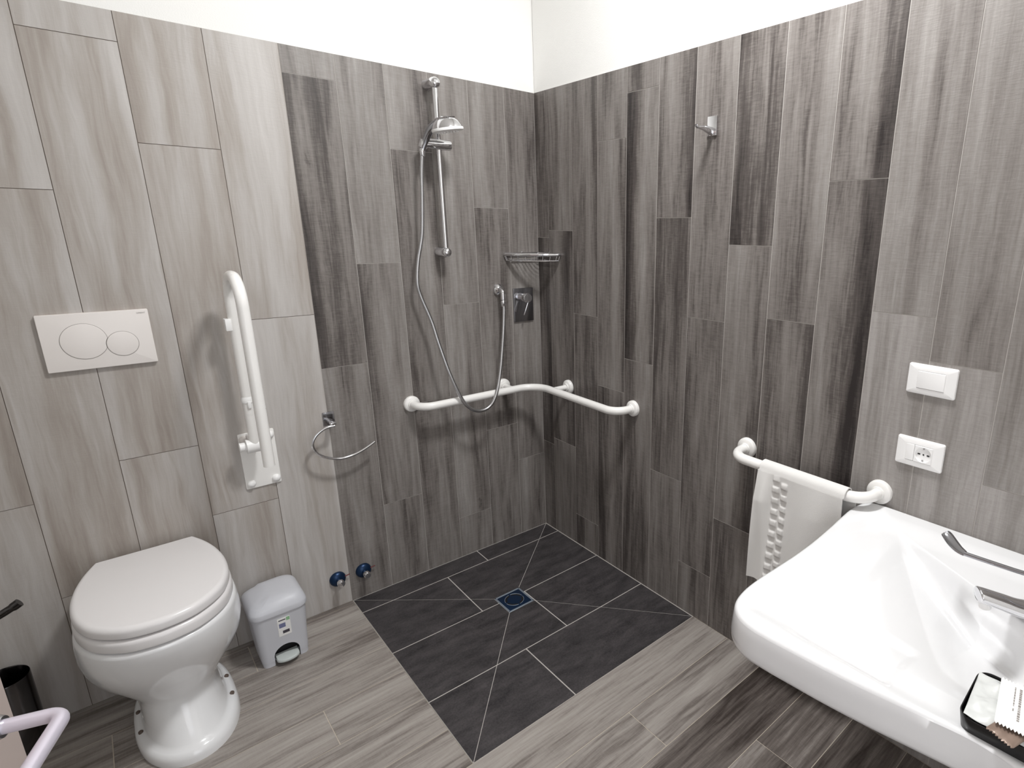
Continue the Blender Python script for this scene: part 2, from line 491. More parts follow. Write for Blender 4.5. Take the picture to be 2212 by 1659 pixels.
for i in range(4):
    y1, y0 = trows[i], trows[i + 1]
    for x0, x1 in ((-TA, tj[i]), (tj[i], 0)):
        g = .0023
        xa, xb_ = x0 + (g if x0 > -TA else .0015), x1 - (g if x1 < 0 else .0042)
        ya, yb_ = y0 + (g if i < 3 else .0015), y1 - (g if i else .0036)
        rect = [(xa, ya), (xb_, ya), (xb_, yb_), (xa, yb_)]
        for s in sectors:
            poly = rect
            n = len(s)
            for k in range(n):
                a, b = s[k], s[(k + 1) % n]
                tx, ty = b[0] - a[0], b[1] - a[1]; l = hypot(tx, ty)
                gg = .0011
                off = (-ty / l * gg, tx / l * gg)
                poly = clip(poly, (a[0] + off[0], a[1] + off[1]), (b[0] + off[0], b[1] + off[1]))
                if len(poly) < 3: break
            if len(poly) < 3: continue
            top = [bm.verts.new((x, y, zfall(x, y))) for x, y in poly]
            bot = [bm.verts.new((x, y, zfall(x, y) - .0012)) for x, y in poly]
            bm.faces.new(top)
            for k in range(len(top)): bm.faces.new((top[k - 1], bot[k - 1], bot[k], top[k]))
for s in sectors:      # grout bed
    f = bm.faces.new([bm.verts.new((x, y, zfall(x, y) - .0008)) for x, y in s]); f.material_index = 1
back(bm, (-TA, -TB, -.1), (.05, .05, -.03), 1, Matrix())
back(bm, (-TA, 0, -.1), (.05, .05, -.001), 1, Matrix())
back(bm, (0, -TB, -.1), (.05, 0, -.001), 1, Matrix())
m_slate, nt, b_ = node_mat('slate_shower_tile')
tc = nt.nodes.new('ShaderNodeTexCoord')
na = nt.nodes.new('ShaderNodeTexNoise'); na.inputs['Scale'].default_value = 14; na.inputs['Detail'].default_value = 8; na.inputs['Roughness'].default_value = .65
mp = nt.nodes.new('ShaderNodeMapping'); mp.inputs['Scale'].default_value = (.6, 1.6, 1)
nb_ = nt.nodes.new('ShaderNodeTexNoise'); nb_.inputs['Scale'].default_value = 160; nb_.inputs['Detail'].default_value = 4
nt.links.new(tc.outputs['Object'], mp.inputs['Vector']); nt.links.new(mp.outputs[0], na.inputs['Vector']); nt.links.new(tc.outputs['Object'], nb_.inputs['Vector'])
mx = nt.nodes.new('ShaderNodeMath'); mx.operation = 'MULTIPLY_ADD'; mx.inputs[1].default_value = .45
nt.links.new(nb_.outputs['Fac'], mx.inputs[0]); nt.links.new(na.outputs['Fac'], mx.inputs[2])
rp = nt.nodes.new('ShaderNodeValToRGB')
rp.color_ramp.elements[0].position = .48; rp.color_ramp.elements[0].color = (*s2l(37, 35, 37), 1)
rp.color_ramp.elements[1].position = .95; rp.color_ramp.elements[1].color = (*s2l(80, 76, 77), 1)
nt.links.new(mx.outputs[0], rp.inputs['Fac']); nt.links.new(rp.outputs['Color'], b_.inputs['Base Color'])
bp = nt.nodes.new('ShaderNodeBump'); bp.inputs['Strength'].default_value = .35; bp.inputs['Distance'].default_value = .002
nt.links.new(mx.outputs[0], bp.inputs['Height']); nt.links.new(bp.outputs['Normal'], b_.inputs['Normal'])
b_.inputs['Roughness'].default_value = .5; b_.inputs['Specular IOR Level'].default_value = .35
struct(obj('floor_shower', bm, [m_slate, 'grout_pale'], smooth=0))

# ---- remaining shell
bm = bmesh.new(); add_box(bm, (XW - .1, YW - .1, CEIL), (.1, .1, CEIL + .1))
struct(obj('ceiling', bm, 'ceiling', smooth=0))
bm = bmesh.new(); add_box(bm, (XW - .1, YW - .1, 0), (XW, 0, CEIL))
struct(obj('wall_far', bm, 'paint', smooth=0))
bm = bmesh.new()      # doorway behind the photographer
DO0, DO1, DOH = -2.085, -1.05, 2.1
add_box(bm, (XW, YW - .1, 0), (DO0, -2.265, CEIL)); add_box(bm, (DO1, YW - .1, 0), (0, YW, CEIL)); add_box(bm, (DO0, YW - .1, DOH), (DO1, YW, CEIL))
struct(obj('wall_near', bm, 'paint', smooth=0))

# door leaf standing open on the left of the photographer
TA_D = radians(-110)
tdir = Vector((cos(TA_D), sin(TA_D), 0)); ndir = Vector((-tdir.y, tdir.x, 0))
HZ, SET, NECK = .95, .082, .040
ROSE = Vector((-1.7556, -1.392, 0))
E0 = ROSE - tdir * SET
DM = Matrix(((tdir.x, 0, ndir.x, E0.x), (tdir.y, 0, ndir.y, E0.y), (0, 1, 0, 0), (0, 0, 0, 1)))   # local a: towards the hinge, b up, c out of the visible face
door = bpy.data.objects.new('door_1', None); COL.objects.link(door); door.matrix_world = DM; struct(door)
bm = bmesh.new(); add_box(bm, (0, .008, -.042), (.985, 2.08, 0), bev=.002)
struct(obj('door_leaf', bm, 'door', door))
hb = bmesh.new()
add_lathe(hb, [(.027, 0), (.027, .006), (.0255, .0085), (.0155, .0095), (.0145, .030), (.012, NECK - .004)], axis_m((SET, HZ, 0), (0, 0, 1)))
struct(obj('door_rosette', hb, 'steel', door))
hb = bmesh.new()
add_tube(hb, fillet([(SET, HZ, NECK - .006), (SET, HZ, .091), (SET + .125, HZ, .091)], .016, 10), .0083, 20)
struct(obj('door_lever', hb, 'lever', door))

# ------------------------------------------------------------------ toilet
TX = -1.576
toilet = thing('toilet', 'white floor-standing toilet with closed lid below the flush plate', 'toilet', Matrix.Translation((TX, 0, 0)))
def egg(hw, yb, yf, flatb=2.6, n=64, ym=None):
    """plan outline: rounded front (towards -y), squarer back"""
    ym = ym if ym is not None else yb - (yb - yf) * .52
    out = []
    for k in range(n):
        a = 2 * pi * k / n
        c, s = cos(a), sin(a)
        if s > 0: x = hw * math.copysign(abs(c) ** (2 / flatb), c); y = ym + (yb - ym) * abs(s) ** (2 / flatb)
        else: x = hw * math.copysign(abs(c) ** (2 / 2.15), c); y = ym - (ym - yf) * abs(s) ** (2 / 2.15)
        out.append((x, y))
    return out
lv = [  # z, half width, back, front, squareness of the back
    (0, .131, -.022, -.478, 3), (.018, .131, -.022, -.478, 3), (.030, .127, -.024, -.474, 3), (.038, .118, -.026, -.466, 3), (.041, .110, -.028, -.458, 3),
    (.05, .105, -.03, -.449, 3), (.08, .102, -.03, -.425, 3), (.11, .101, -.03, -.405, 3), (.135, .102, -.03, -.391, 3), (.152, .107, -.03, -.384, 3),
    (.166, .115, -.03, -.384, 3), (.182, .126, -.03, -.388, 3), (.205, .142, -.03, -.398, 3), (.235, .161, -.03, -.417, 3), (.268, .177, -.03, -.441, 3), (.305, .188, -.03, -.465, 3),
    (.345, .193, -.03, -.485, 3), (.385, .192, -.03, -.498, 3), (.410, .189, -.03, -.503, 3), (.420, .186, -.032, -.502, 3), (.424, .180, -.04, -.496, 3)]
bm = bmesh.new()
add_loft(bm, [[Vector((x + .011 * max(0, 1 - z / .2), y, z)) for x, y in egg(hw, yb, yf, fb)] for z, hw, yb, yf, fb in lv])
obj('bowl', bm, 'ceramic', toilet, smooth=60)
half = [(0, -.028), (.10, -.028), (.120, -.029), (.127, -.035), (.153, -.098), (.171, -.17), (.1795, -.25), (.175, -.33), (.158, -.392), (.135, -.432), (.101, -.466), (.06, -.490), (0, -.500)]
full = half[:-1] + [(-x, y) for x, y in half[::-1]][:-1]
lid2 = [(p.x, p.y) for p in spline([(x, y, 0) for x, y in full], 5, True)]
def lidslab(bm, out, z0, z1, b0, b1, n=4):
    rings = []
    cc = (0, -.25)
    def offset2(o, d): return [(x + (cc[0] - x) / hypot(x - cc[0], y - cc[1]) * d, y + (cc[1] - y) / hypot(x - cc[0], y - cc[1]) * d) for x, y in o]
    for k in range(n + 1):
        a = pi / 2 * (1 - k / n); rings.append((offset2(out, b0 * (1 - cos(a))), z0 + b0 * (1 - sin(a))))
    for k in range(n + 1):
        a = pi / 2 * k / n; rings.append((offset2(out, b1 * (1 - cos(a))), z1 - b1 + b1 * sin(a)))
    add_loft(bm, [[Vector((x, y, z)) for x, y in o] for o, z in rings])
bm = bmesh.new(); lidslab(bm, offset2(lid2, -.004), .429, .4645, .005, .013)
obj('seat', bm, 'seat_plastic', toilet, smooth=50)
bm = bmesh.new(); lidslab(bm, offset2(lid2, -.001), .4685, .501, .006, .015, 6)
obj('lid', bm, 'seat_plastic', toilet, smooth=50)
bm = bmesh.new(); add_tube(bm, [(-.07, -.045, .455), (.07, -.045, .455)], .010, 12)
obj('hinge', bm, 'seat_plastic', toilet)
for x, y in ((.118, -.198), (.113, -.296), (-.100, -.292), (-.108, -.194)):
    x = math.copysign(.1135, x) + .010
    bm = bmesh.new(); add_lathe(bm, [(.0065, 0), (.0065, .006), (.005, .009), (0, .010)], axis_m((x, y, .036), (math.copysign(.35, x - .01), 0, 1)), 14)
    bo = obj('bolt', bm, 'brown_cap', toilet); bo['label'] = 'brown bolt cap'

# ------------------------------------------------------------------ flush plate
fp = thing('flush_plate', 'white rectangular wall plate with two round flush buttons above the toilet', 'flush plate', WL(-1.568, 1.179))
bm = bmesh.new(); add_slab(bm, rrect(.246, .164, .003, 4), 0, .0125, .0015)
obj('plate', bm, 'plastic_warm', fp)
def disc_pts(r, n=64): return [(r * cos(2 * pi * k / n), r * sin(2 * pi * k / n)) for k in range(n)]
for name, cx_, cy_, r in (('button', -.033, .0, .0515), ('button', .050, -.016, .0365)):
    T = Matrix.Translation((cx_, cy_, 0))
    pts = disc_pts(r)
    if r > .04:   # the small disc bites into the big one
        pts = [(x, y) if hypot(x - .083, y + .016) > .038 else (.083 + .038 * (x - .083) / hypot(x - .083, y + .016), -.016 + .038 * (y + .016) / hypot(x - .083, y + .016)) for x, y in pts]
    bm = bmesh.new(); add_slab(bm, pts, .010, .0142, .0012, T)
    obj(name, bm, 'plastic_warm', fp)
    # shadow gap around the button
    bm = bmesh.new()
    o1, o2 = offset2(pts, -.0011), offset2(pts, -.0001)
    n = len(pts)
    v1 = [bm.verts.new(T @ Vector((x, y, .0127))) for x, y in o1]; v2 = [bm.verts.new(T @ Vector((x, y, .0127))) for x, y in o2]
    for k in range(n): bm.faces.new((v1[k], v1[(k + 1) % n], v2[(k + 1) % n], v2[k]))
    obj('button_gap', bm, 'ink', fp, smooth=0)

def text_mesh(name, s, size, m, parent, matrix, extrude=.0002):
    c = bpy.data.curves.new(name, 'FONT'); c.body = s; c.size = size; c.extrude = extrude; c.align_x = 'CENTER'; c.align_y = 'CENTER'
    o = bpy.data.objects.new(name, c); COL.objects.link(o)
    dg = bpy.context.evaluated_depsgraph_get()
    me = bpy.data.meshes.new_from_object(o.evaluated_get(dg))
    bpy.data.objects.remove(o); bpy.data.curves.remove(c)
    return link(name, me, m, parent, matrix)
text_mesh('logo_lettering', 'GEBERIT', .0056, 'ink', fp, Matrix.Translation((.1055, .0715, .0126)))

# ------------------------------------------------------------------ fold-down grab rail
gr = thing('folding_grab_rail', 'white folding grab rail standing upright beside the flush plate', 'grab rail', WL(-1.222, .705))
bm = bmesh.new(); add_slab(bm, rrect(.11, .207, .004, 3), 0, .005, .001)
obj('wall_plate', bm, 'rail', gr)
for a, b in ((-.040, .083), (.040, .083), (-.038, -.084), (.040, -.084)):
    bm = bmesh.new(); add_lathe(bm, [(.0135, .005), (.0135, .009), (.011, .014), (.006, .017), (0, .0178)], axis_m((a, b, 0), (0, 0, 1)), 20)
    o = obj('screw_cap', bm, 'plastic_warm' if (a < 0 and b > 0) else 'plastic', gr)
ra = -.018
bm = bmesh.new()
add_tube(bm, fillet([(ra, .083, .08), (ra, .655, .08), (ra, .655, .27), (ra, .065, .27)], .085, 14), .0165, 20)
obj('rail_tube', bm, 'rail', gr)
bm = bmesh.new()
add_tube(bm, [(ra - .026, .078, .075), (ra + .03, .078, .075)], .024, 24)
add_tube(bm, [(ra - .045, .078, .07), (ra - .024, .078, .07)], .015, 20)
add_box(bm, (ra - .012, .052, .004), (ra + .018, .104, .07), bev=.004)
obj('hinge_block', bm, 'plastic', gr)
bm = bmesh.new(); add_lathe(bm, [(.0165, 0), (.019, .002), (.020, .012), (.017, .02), (.0165, .022)], axis_m((ra, .232, .08), (0, 1, 0)), 20)
add_box(bm, (ra - .005, .215, .09), (ra + .006, .24, .102), bev=.003)
obj('rail_stop', bm, 'plastic', gr)
bm = bmesh.new(); add_box(bm, (ra - .027, .478, .062), (ra - .010, .516, .098), bev=.002)
obj('roll_holder_clip', bm, 'plastic', gr)

# ------------------------------------------------------------------ pedal bin
BX, BY = -1.272, -.126
bin_ = thing('pedal_bin', 'small grey plastic pedal bin on the floor right of the toilet', 'bin', Matrix.Translation((BX, BY, 0)))
def brect(hw, hd, r): return rrect(2 * hw, 2 * hd, r, 6)
body = bmesh.new()
prof = [(0.0, .072, .074, .018), (.018, .0725, .0745, .018), (.0185, .0738, .0758, .02), (.10, .078, .082, .024), (.19, .084, .090, .03), (.214, .0858, .092, .032)]
inner = [(.212, .0835, .0895, .030), (.10, .0755, .0795, .022), (.012, .0695, .0715, .016)]
add_loft(body, [[Vector((x, y, z)) for x, y in brect(hw, hd, r)] for z, hw, hd, r in prof + inner])
# arched opening cut out of the front wall
cut = bmesh.new()
arch = [(-.0405, -.02)] + [(.0405 * cos(pi - pi * k / 14), .035 + .038 * sin(pi * k / 14)) for k in range(15)] + [(.0405, -.02)]
add_loft(cut, [[Vector((x + .003, -.12, z)) for x, z in arch], [Vector((x + .003, -.045, z)) for x, z in arch]])
bmesh.ops.recalc_face_normals(body, faces=body.faces[:]); bmesh.ops.recalc_face_normals(cut, faces=cut.faces[:])
def boolean(bma, bmb, op='DIFFERENCE'):
    ma, mb = bpy.data.meshes.new('a'), bpy.data.meshes.new('b')
    bma.to_mesh(ma); bmb.to_mesh(mb); bma.free(); bmb.free()
    oa, ob = bpy.data.objects.new('a', ma), bpy.data.objects.new('b', mb)
    COL.objects.link(oa); COL.objects.link(ob)
    md = oa.modifiers.new('b', 'BOOLEAN'); md.object = ob; md.operation = op; md.solver = 'EXACT'
    dg = bpy.context.evaluated_depsgraph_get(); dg.update()
    me = bpy.data.meshes.new_from_object(oa.evaluated_get(dg))
    bpy.data.objects.remove(oa); bpy.data.objects.remove(ob); bpy.data.meshes.remove(ma); bpy.data.meshes.remove(mb)
    r = bmesh.new(); r.from_mesh(me); bpy.data.meshes.remove(me)
    return r
bm = boolean(body, cut)
obj('bin_body', bm, 'bin', bin_, smooth=35)
bm = bmesh.new()       # dark inner pail seen through the opening
add_loft(bm, [[Vector((x, y + .012, z)) for x, y in brect(hw, hd, .018)] for z, hw, hd in ((.004, .060, .050), (.2, .074, .066))])
obj('inner_pail', bm, 'bin_dark', bin_)
bm = bmesh.new()
add_loft(bm, [[Vector((x, y, z)) for x, y in brect(hw, hd, r)] for z, hw, hd, r in
    ((.205, .0875, .0938, .033), (.206, .0892, .0955, .034), (.221, .090, .0963, .035), (.226, .0885, .0945, .036), (.238, .085, .090, .037), (.250, .078, .082, .037), (.2575, .066, .070, .036), (.2605, .050, .054, .034), (.2612, .028, .032, .022))])
for v in bm.verts:     # lid is a little lower along its left third
    if v.co.z > .228:
        t = min(1, max(0, (v.co.x + .045) / .02)); v.co.z -= (1 - t * t * (3 - 2 * t)) * .009 * min(1, (v.co.z - .228) / .02)
obj('bin_lid', bm, 'bin', bin_, smooth=50)
bm = bmesh.new()
ped = [(.036 * cos(pi + pi * k / 16) + .003, -.083 + .022 * sin(pi + pi * k / 16)) for k in range(17)] + [(.039, -.05), (-.033, -.05)]
rings = [[Vector((x, y, z)) for x, y in offset2(ped, d)] for d, z in ((.002, .016), (0, .018), (0, .025), (.002, .0285))]
add_loft(bm, rings)
obj('pedal', bm, 'pedal', bin_, smooth=50)
ST = Matrix(((1, 0, 0, .006), (0, -.089, -1, -.0862), (0, 1, -.089, .148), (0, 0, 0, 1)))
stk = obj('sticker', add_slab(bmesh.new(), rrect(.040, .075, .002, 2), 0, .0008, .0002, n=1), 'paper', bin_, ST)
for (x0, y0, x1, y1), mm in (((-.016, .027, .006, .031), 'inkdark'), ((.008, .022, .019, .036), 'inkgreen'), ((-.016, -.002, .004, .016), 'inkblue'), ((-.007, -.028, .014, -.016), 'inkdark')):
    bm = bmesh.new(); add_box(bm, (x0, y0, .0008), (x1, y1, .0010))
    obj('print', bm, mm, stk, smooth=0)

# ------------------------------------------------------------------ towel ring (open) on the left wall
tr = thing('towel_ring', 'chrome open towel ring on the seam between pale and dark wall tiles', 'towel ring', WL(-.982, .803))
bm = bmesh.new(); add_slab(bm, rrect(.040, .052, .001, 2), 0, .006, .001)
obj('wall_plate', bm, 'chrome_dark', tr)
bm = bmesh.new(); add_box(bm, (-.009, -.012, .004), (.009, -.002, .060), bev=.0015)
obj('arm', bm, 'chrome', tr)
pts = [(.004, -.016, .055), (-.030, -.019, .055), (-.064, -.040, .056), (-.079, -.071, .056), (-.070, -.104, .056), (-.040, -.132, .056), (.005, -.149, .056), (.045, -.149, .056), (.08, -.141, .056), (.112, -.128, .056), (.141, -.113, .056)]
bm = bmesh.new(); add_tube(bm, spline(pts, 8), .0052, 14)
obj('ring', bm, 'chrome', tr)

# ------------------------------------------------------------------ two angle valves low on the wall
va = thing('angle_valve', 'chrome stop valve with dark blue rosette on the pale tile, nearer the bin', 'valve', WL(-1.028, .125), 'stop valves low on the wall')
bm = bmesh.new(); add_lathe(bm, [(.031, 0), (.031, .004), (.029, .010), (.022, .016), (.012, .019), (.011, .022)], axis_m((0, 0, 0), (0, 0, 1)), 32)
obj('rosette', bm, 'bluefilm', va)
bm = bmesh.new(); add_lathe(bm, [(.0085, .018), (.0085, .034), (.0135, .036), (.0140, .052), (.011, .056), (0, .0565)], axis_m((0, 0, 0), (0, 0, 1)), 24)
obj('spindle', bm, 'chrome', va)
bm = bmesh.new(); add_tube(bm, [(.026, .006, .012), (.044, .010, .014)], .0022, 8)
obj('pin', bm, 'red', va)
copy_thing(va, WL(-.927, .121), 'chrome stop valve with dark blue rosette on the dark tile beside the shower floor')

# ------------------------------------------------------------------ shower rail, handset, hose
sr = thing('shower_rail', 'vertical chrome slide bar for the hand shower on the dark wall', 'shower rail', WL(-.487, 1.413))
bm = bmesh.new(); add_tube(bm, [(0, -.005, .062), (0, .625, .062)], .0105, 20)
obj('slide_bar', bm, 'chrome', sr)
for b in (0, .617):
    bm = bmesh.new(); add_lathe(bm, [(.0205, 0), (.0205, .058), (.0195, .070), (.015, .079), (.008, .083), (0, .084)], axis_m((0, b, 0), (0, 0, 1)), 28)
    obj('wall_mount', bm, 'chrome', sr)
sl = bmesh.new()
add_lathe(sl, [(.012, -.058), (.0185, -.056), (.0195, -.052), (.0195, .044), (.0180, .0505), (.012, .052)], axis_m((-.006, .402, .066), (1, 0, 0)), 28)
add_lathe(sl, [(.0155, -.014), (.0165, -.012), (.0165, .012), (.0155, .014)], axis_m((-.062, .398, .068), (.25, .95, .3)), 24)
obj('slider', sl, 'chrome', sr)

hs = thing('hand_shower', 'chrome hand shower head with white spray face parked on the slide bar', 'hand shower', WL(-.487, 1.413))
hc = Vector((-.004, .452, .150))          # head centre, local
hn = Vector((.17, -.98, .02)).normalized()   # spray direction
bm = bmesh.new()
add_lathe(bm, [(0, .040), (.016, .039), (.032, .033), (.046, .020), (.055, .004), (.0575, -.004)], axis_m(hc, -hn), 40, cap1=False)
add_lathe(bm, [(.034, .026), (.0375, .0335), (.0345, .0350), (.029, .0335)], axis_m(hc, -hn), 36, cap0=False, cap1=False)
obj('head', bm, 'chrome', hs, smooth=50)
bm = bmesh.new(); add_lathe(bm, [(.0575, 0), (.0585, .003), (.0575, .009), (.050, .0115), (.030, .0125), (0, .013)], axis_m(hc + hn * .002, hn), 40)
obj('spray_face', bm, 'plastic', hs, smooth=50)
bm = bmesh.new()
for ring_r, cnt in ((.012, 6), (.024, 12), (.036, 18)):
    for k in range(cnt):
        a = 2 * pi * k / cnt
        q = axis_m(hc + hn * .0148, hn) @ Vector((ring_r * cos(a), ring_r * sin(a), 0))
        add_lathe(bm, [(.0016, 0), (.0012, .0035), (0, .0036)], axis_m(q, hn), 6)
obj('nozzles', bm, 'plastic', hs)
bm = bmesh.new()
hp = spline([(-.070, .372, .066), (-.062, .398, .074), (-.054, .426, .086), (-.044, .450, .102), (-.026, .468, .128)], 6)
add_tube(bm, hp, [.0105 + .006 * (k / (len(hp) - 1)) for k in range(len(hp))], 20)
obj('handle', bm, 'chrome_dark', hs)

hose = [(-.557, -.068, 1.786), (-.566, -.068, 1.71), (-.572, -.065, 1.596), (-.581, -.06, 1.481), (-.603, -.055, 1.381), (-.615, -.06, 1.3), (-.606, -.06, 1.245), (-.575, -.07, 1.144), (-.558, -.085, 1.051), (-.533, -.105, .934),
        (-.498, -.12, .825), (-.464, -.125, .77), (-.418, -.125, .744), (-.368, -.125, .752), (-.328, -.12, .801), (-.289, -.1, .9), (-.249, -.07, 1.049), (-.23, -.055, 1.157), (-.229, -.050, 1.192)]
bm = bmesh.new()
path = spline(hose, 26)
add_tube(bm, path, [.0070 + .0007 * (k % 2) for k in range(len(path))], 14)
ho = thing('shower_hose', 'chrome flexible shower hose hanging in a loop in front of the corner grab bar', 'hose')
obj('hose', bm, 'steel', ho, smooth=60)
for p, d in ((hose[0], (0, 0, 1)), (hose[-1], (0, 0, 1))):
    bm = bmesh.new(); add_lathe(bm, [(.008, -.02), (.0095, -.018), (.0105, 0), (.0105, .006), (.009, .008)], axis_m(p, d), 20)
    obj('connector', bm, 'chrome', ho)

we = thing('shower_outlet_elbow', 'round chrome wall elbow feeding the shower hose left of the mixer', 'hose outlet', WL(-.222, 1.243))
bm = bmesh.new(); add_lathe(bm, [(.0265, 0), (.0265, .006), (.0235, .013), (.015, .018), (.013, .020)], axis_m((0, 0, 0), (0, 0, 1)), 36)
obj('rosette', bm, 'chrome', we)
bm = bmesh.new(); add_tube(bm, fillet([(-.004, 0, .015), (-.007, 0, .050), (-.007, -.040, .050)], .014, 8), .0105, 20)
obj('elbow', bm, 'chrome', we)

mx_ = thing('shower_mixer', 'square chrome built-in shower mixer plate with small lever near the corner', 'shower mixer', WL(-.0945, 1.166))
bm = bmesh.new(); add_slab(bm, rrect(.105, .154, .003, 3), 0, .008, .0015)
obj('plate', bm, 'chrome_dark', mx_)
bm = bmesh.new(); add_lathe(bm, [(.021, .008), (.021, .036), (.0225, .037), (.0225, .060), (.020, .064), (0, .065)], axis_m((-.012, .036, 0), (0, 0, 1)), 32)
obj('knob', bm, 'chrome', mx_)
bm = bmesh.new(); add_box(bm, (-.002, -.062, -.010), (.002, .004, .010), Matrix.Translation((-.008, .018, .055)) @ Matrix.Rotation(radians(-17), 4, 'Z') @ Matrix.Rotation(radians(8), 4, 'X') @ Matrix.Rotation(radians(-30), 4, 'Y'), .0008)
obj('lever', bm, 'chrome', mx_)

# ------------------------------------------------------------------ corner wire shelf
cs = thing('corner_shelf', 'chrome wire corner basket above the shower mixer', 'shower shelf', Matrix.Translation((0, 0, 1.366)))
A_, B_ = Vector((-.186, -.006, .031)), Vector((-.006, -.178, .031)); Cc = Vector((-.006, -.006, .031))
front = spline([A_, (-.150, -.075, .031), (-.075, -.145, .031), B_], 8)
bm = bmesh.new()
rim = [Cc.lerp(A_, k / 6) for k in range(6)] + front + [B_.lerp(Cc, k / 6) for k in range(1, 6)]
add_tube(bm, rim, .0085, 10, closed=True, flat=.9)
obj('rim', bm, 'chrome', cs)
bm = bmesh.new()
low = [Vector((p.x * .93 - .004, p.y * .93 - .004, .004)) for p in rim]
add_tube(bm, low, .0026, 8, closed=True)
for t in [k / 9 for k in range(1, 9)]:
    a = Vector((-.006 - .170 * t, -.008, .004)); b = Vector((-.008, -.006 - .163 * t, .004))
    mid = (a + b) / 2 + Vector((-.028 * t, -.028 * t, 0))
    add_tube(bm, spline([a, mid, b], 6), .0018, 6)
ctr = Vector((-.006, -.006, .004))
for k in range(1, len(front) - 1, 3):
    p = front[k]; q = Vector((p.x * .93 - .004, p.y * .93 - .004, .004))
    add_tube(bm, [p, q], .0018, 6)
for k in (0, len(front) - 1):
    p = front[k]; add_tube(bm, [p, Vector((p.x * .93 - .004, p.y * .93 - .004, .004))], .0018, 6)
obj('wire_basket', bm, 'chrome', cs)
for p, d in (((-.09, 0, .031), (0, -1, 0)), ((0, -.09, .031), (-1, 0, 0))):
    bm = bmesh.new(); add_lathe(bm, [(.010, 0), (.010, .004), (.006, .006)], axis_m(p, d), 16)
    obj('wall_fixing', bm, 'chrome', cs)

# ------------------------------------------------------------------ corner grab bar
GZ = .797
cg = thing('corner_grab_bar', 'white L-shaped grab bar running round the shower corner', 'grab bar', Matrix.Translation((0, 0, GZ)))
RO = .092
bm = bmesh.new()
add_tube(bm, fillet([(-.660, -.004, 0), (-.660, -RO, 0), (-RO - .006, -RO, 0), (-RO - .006, -.657, 0), (-.004, -.657, 0)], [.062, .10, .062], 12), .0165, 22)
obj('tube', bm, 'rail', cg)
def flange(parent, p, d, r=.0335):
    bm = bmesh.new()
    add_lathe(bm, [(r, 0), (r, .007), (r * .97, .0115), (r * .88, .0145), (r * .62, .016), (.0195, .0165), (.0185, .022)], axis_m(p, d), 36)
    return obj('flange', bm, 'rail', parent)
flange(cg, (-.660, 0, 0), (0, -1, 0)); flange(cg, (-.221, 0, 0), (0, -1, 0)); flange(cg, (0, -.219, 0), (-1, 0, 0)); flange(cg, (0, -.657, 0), (-1, 0, 0))
for a, b in (((-.221, -.006, 0), (-.221, -RO, 0)), ((-.006, -.219, 0), (-RO - .006, -.219, 0))):
    bm = bmesh.new(); add_tube(bm, [a, b], .0125, 18)
    obj('post', bm, 'rail', cg)

# ------------------------------------------------------------------ robe hook
rh = thing('robe_hook', 'small square chrome hook high on the dark right wall', 'hook', WR(-1.0045, 1.833))
bm = bmesh.new(); add_slab(bm, rrect(.038, .059, .001, 2), 0, .006, .001)
obj('wall_plate', bm, 'chrome', rh)
bm = bmesh.new()
hk = spline([(0, -.016, .004), (0, -.013, .03), (0, -.0105, .05), (0, -.011, .068), (0, -.0105, .078), (0, -.004, .083)], 5)
nh = len(hk)
add_tube(bm, hk, [.0085 - .003 * k / (nh - 1) for k in range(nh)], 14, flat=[1.55 - 1.0 * min(1, k / (nh * .75)) for k in range(nh)], up=(0, 1, 0))
obj('prong', bm, 'chrome', rh)

# ------------------------------------------------------------------ straight grab bar with towel
BZ = .792
sg = thing('grab_bar', 'straight white grab bar with a towel over it beside the washbasin', 'grab bar', WR(-1.4525, BZ))
RB = .098
bm = bmesh.new()
add_tube(bm, fillet([(-.2285, 0, .004), (-.2285, 0, RB), (.2285, 0, RB), (.2285, 0, .004)], .062, 12), .0165, 22)
obj('tube', bm, 'rail', sg)
for a in (-.2285, .2285): flange(sg, (a, 0, 0), (0, 0, 1), .0355)

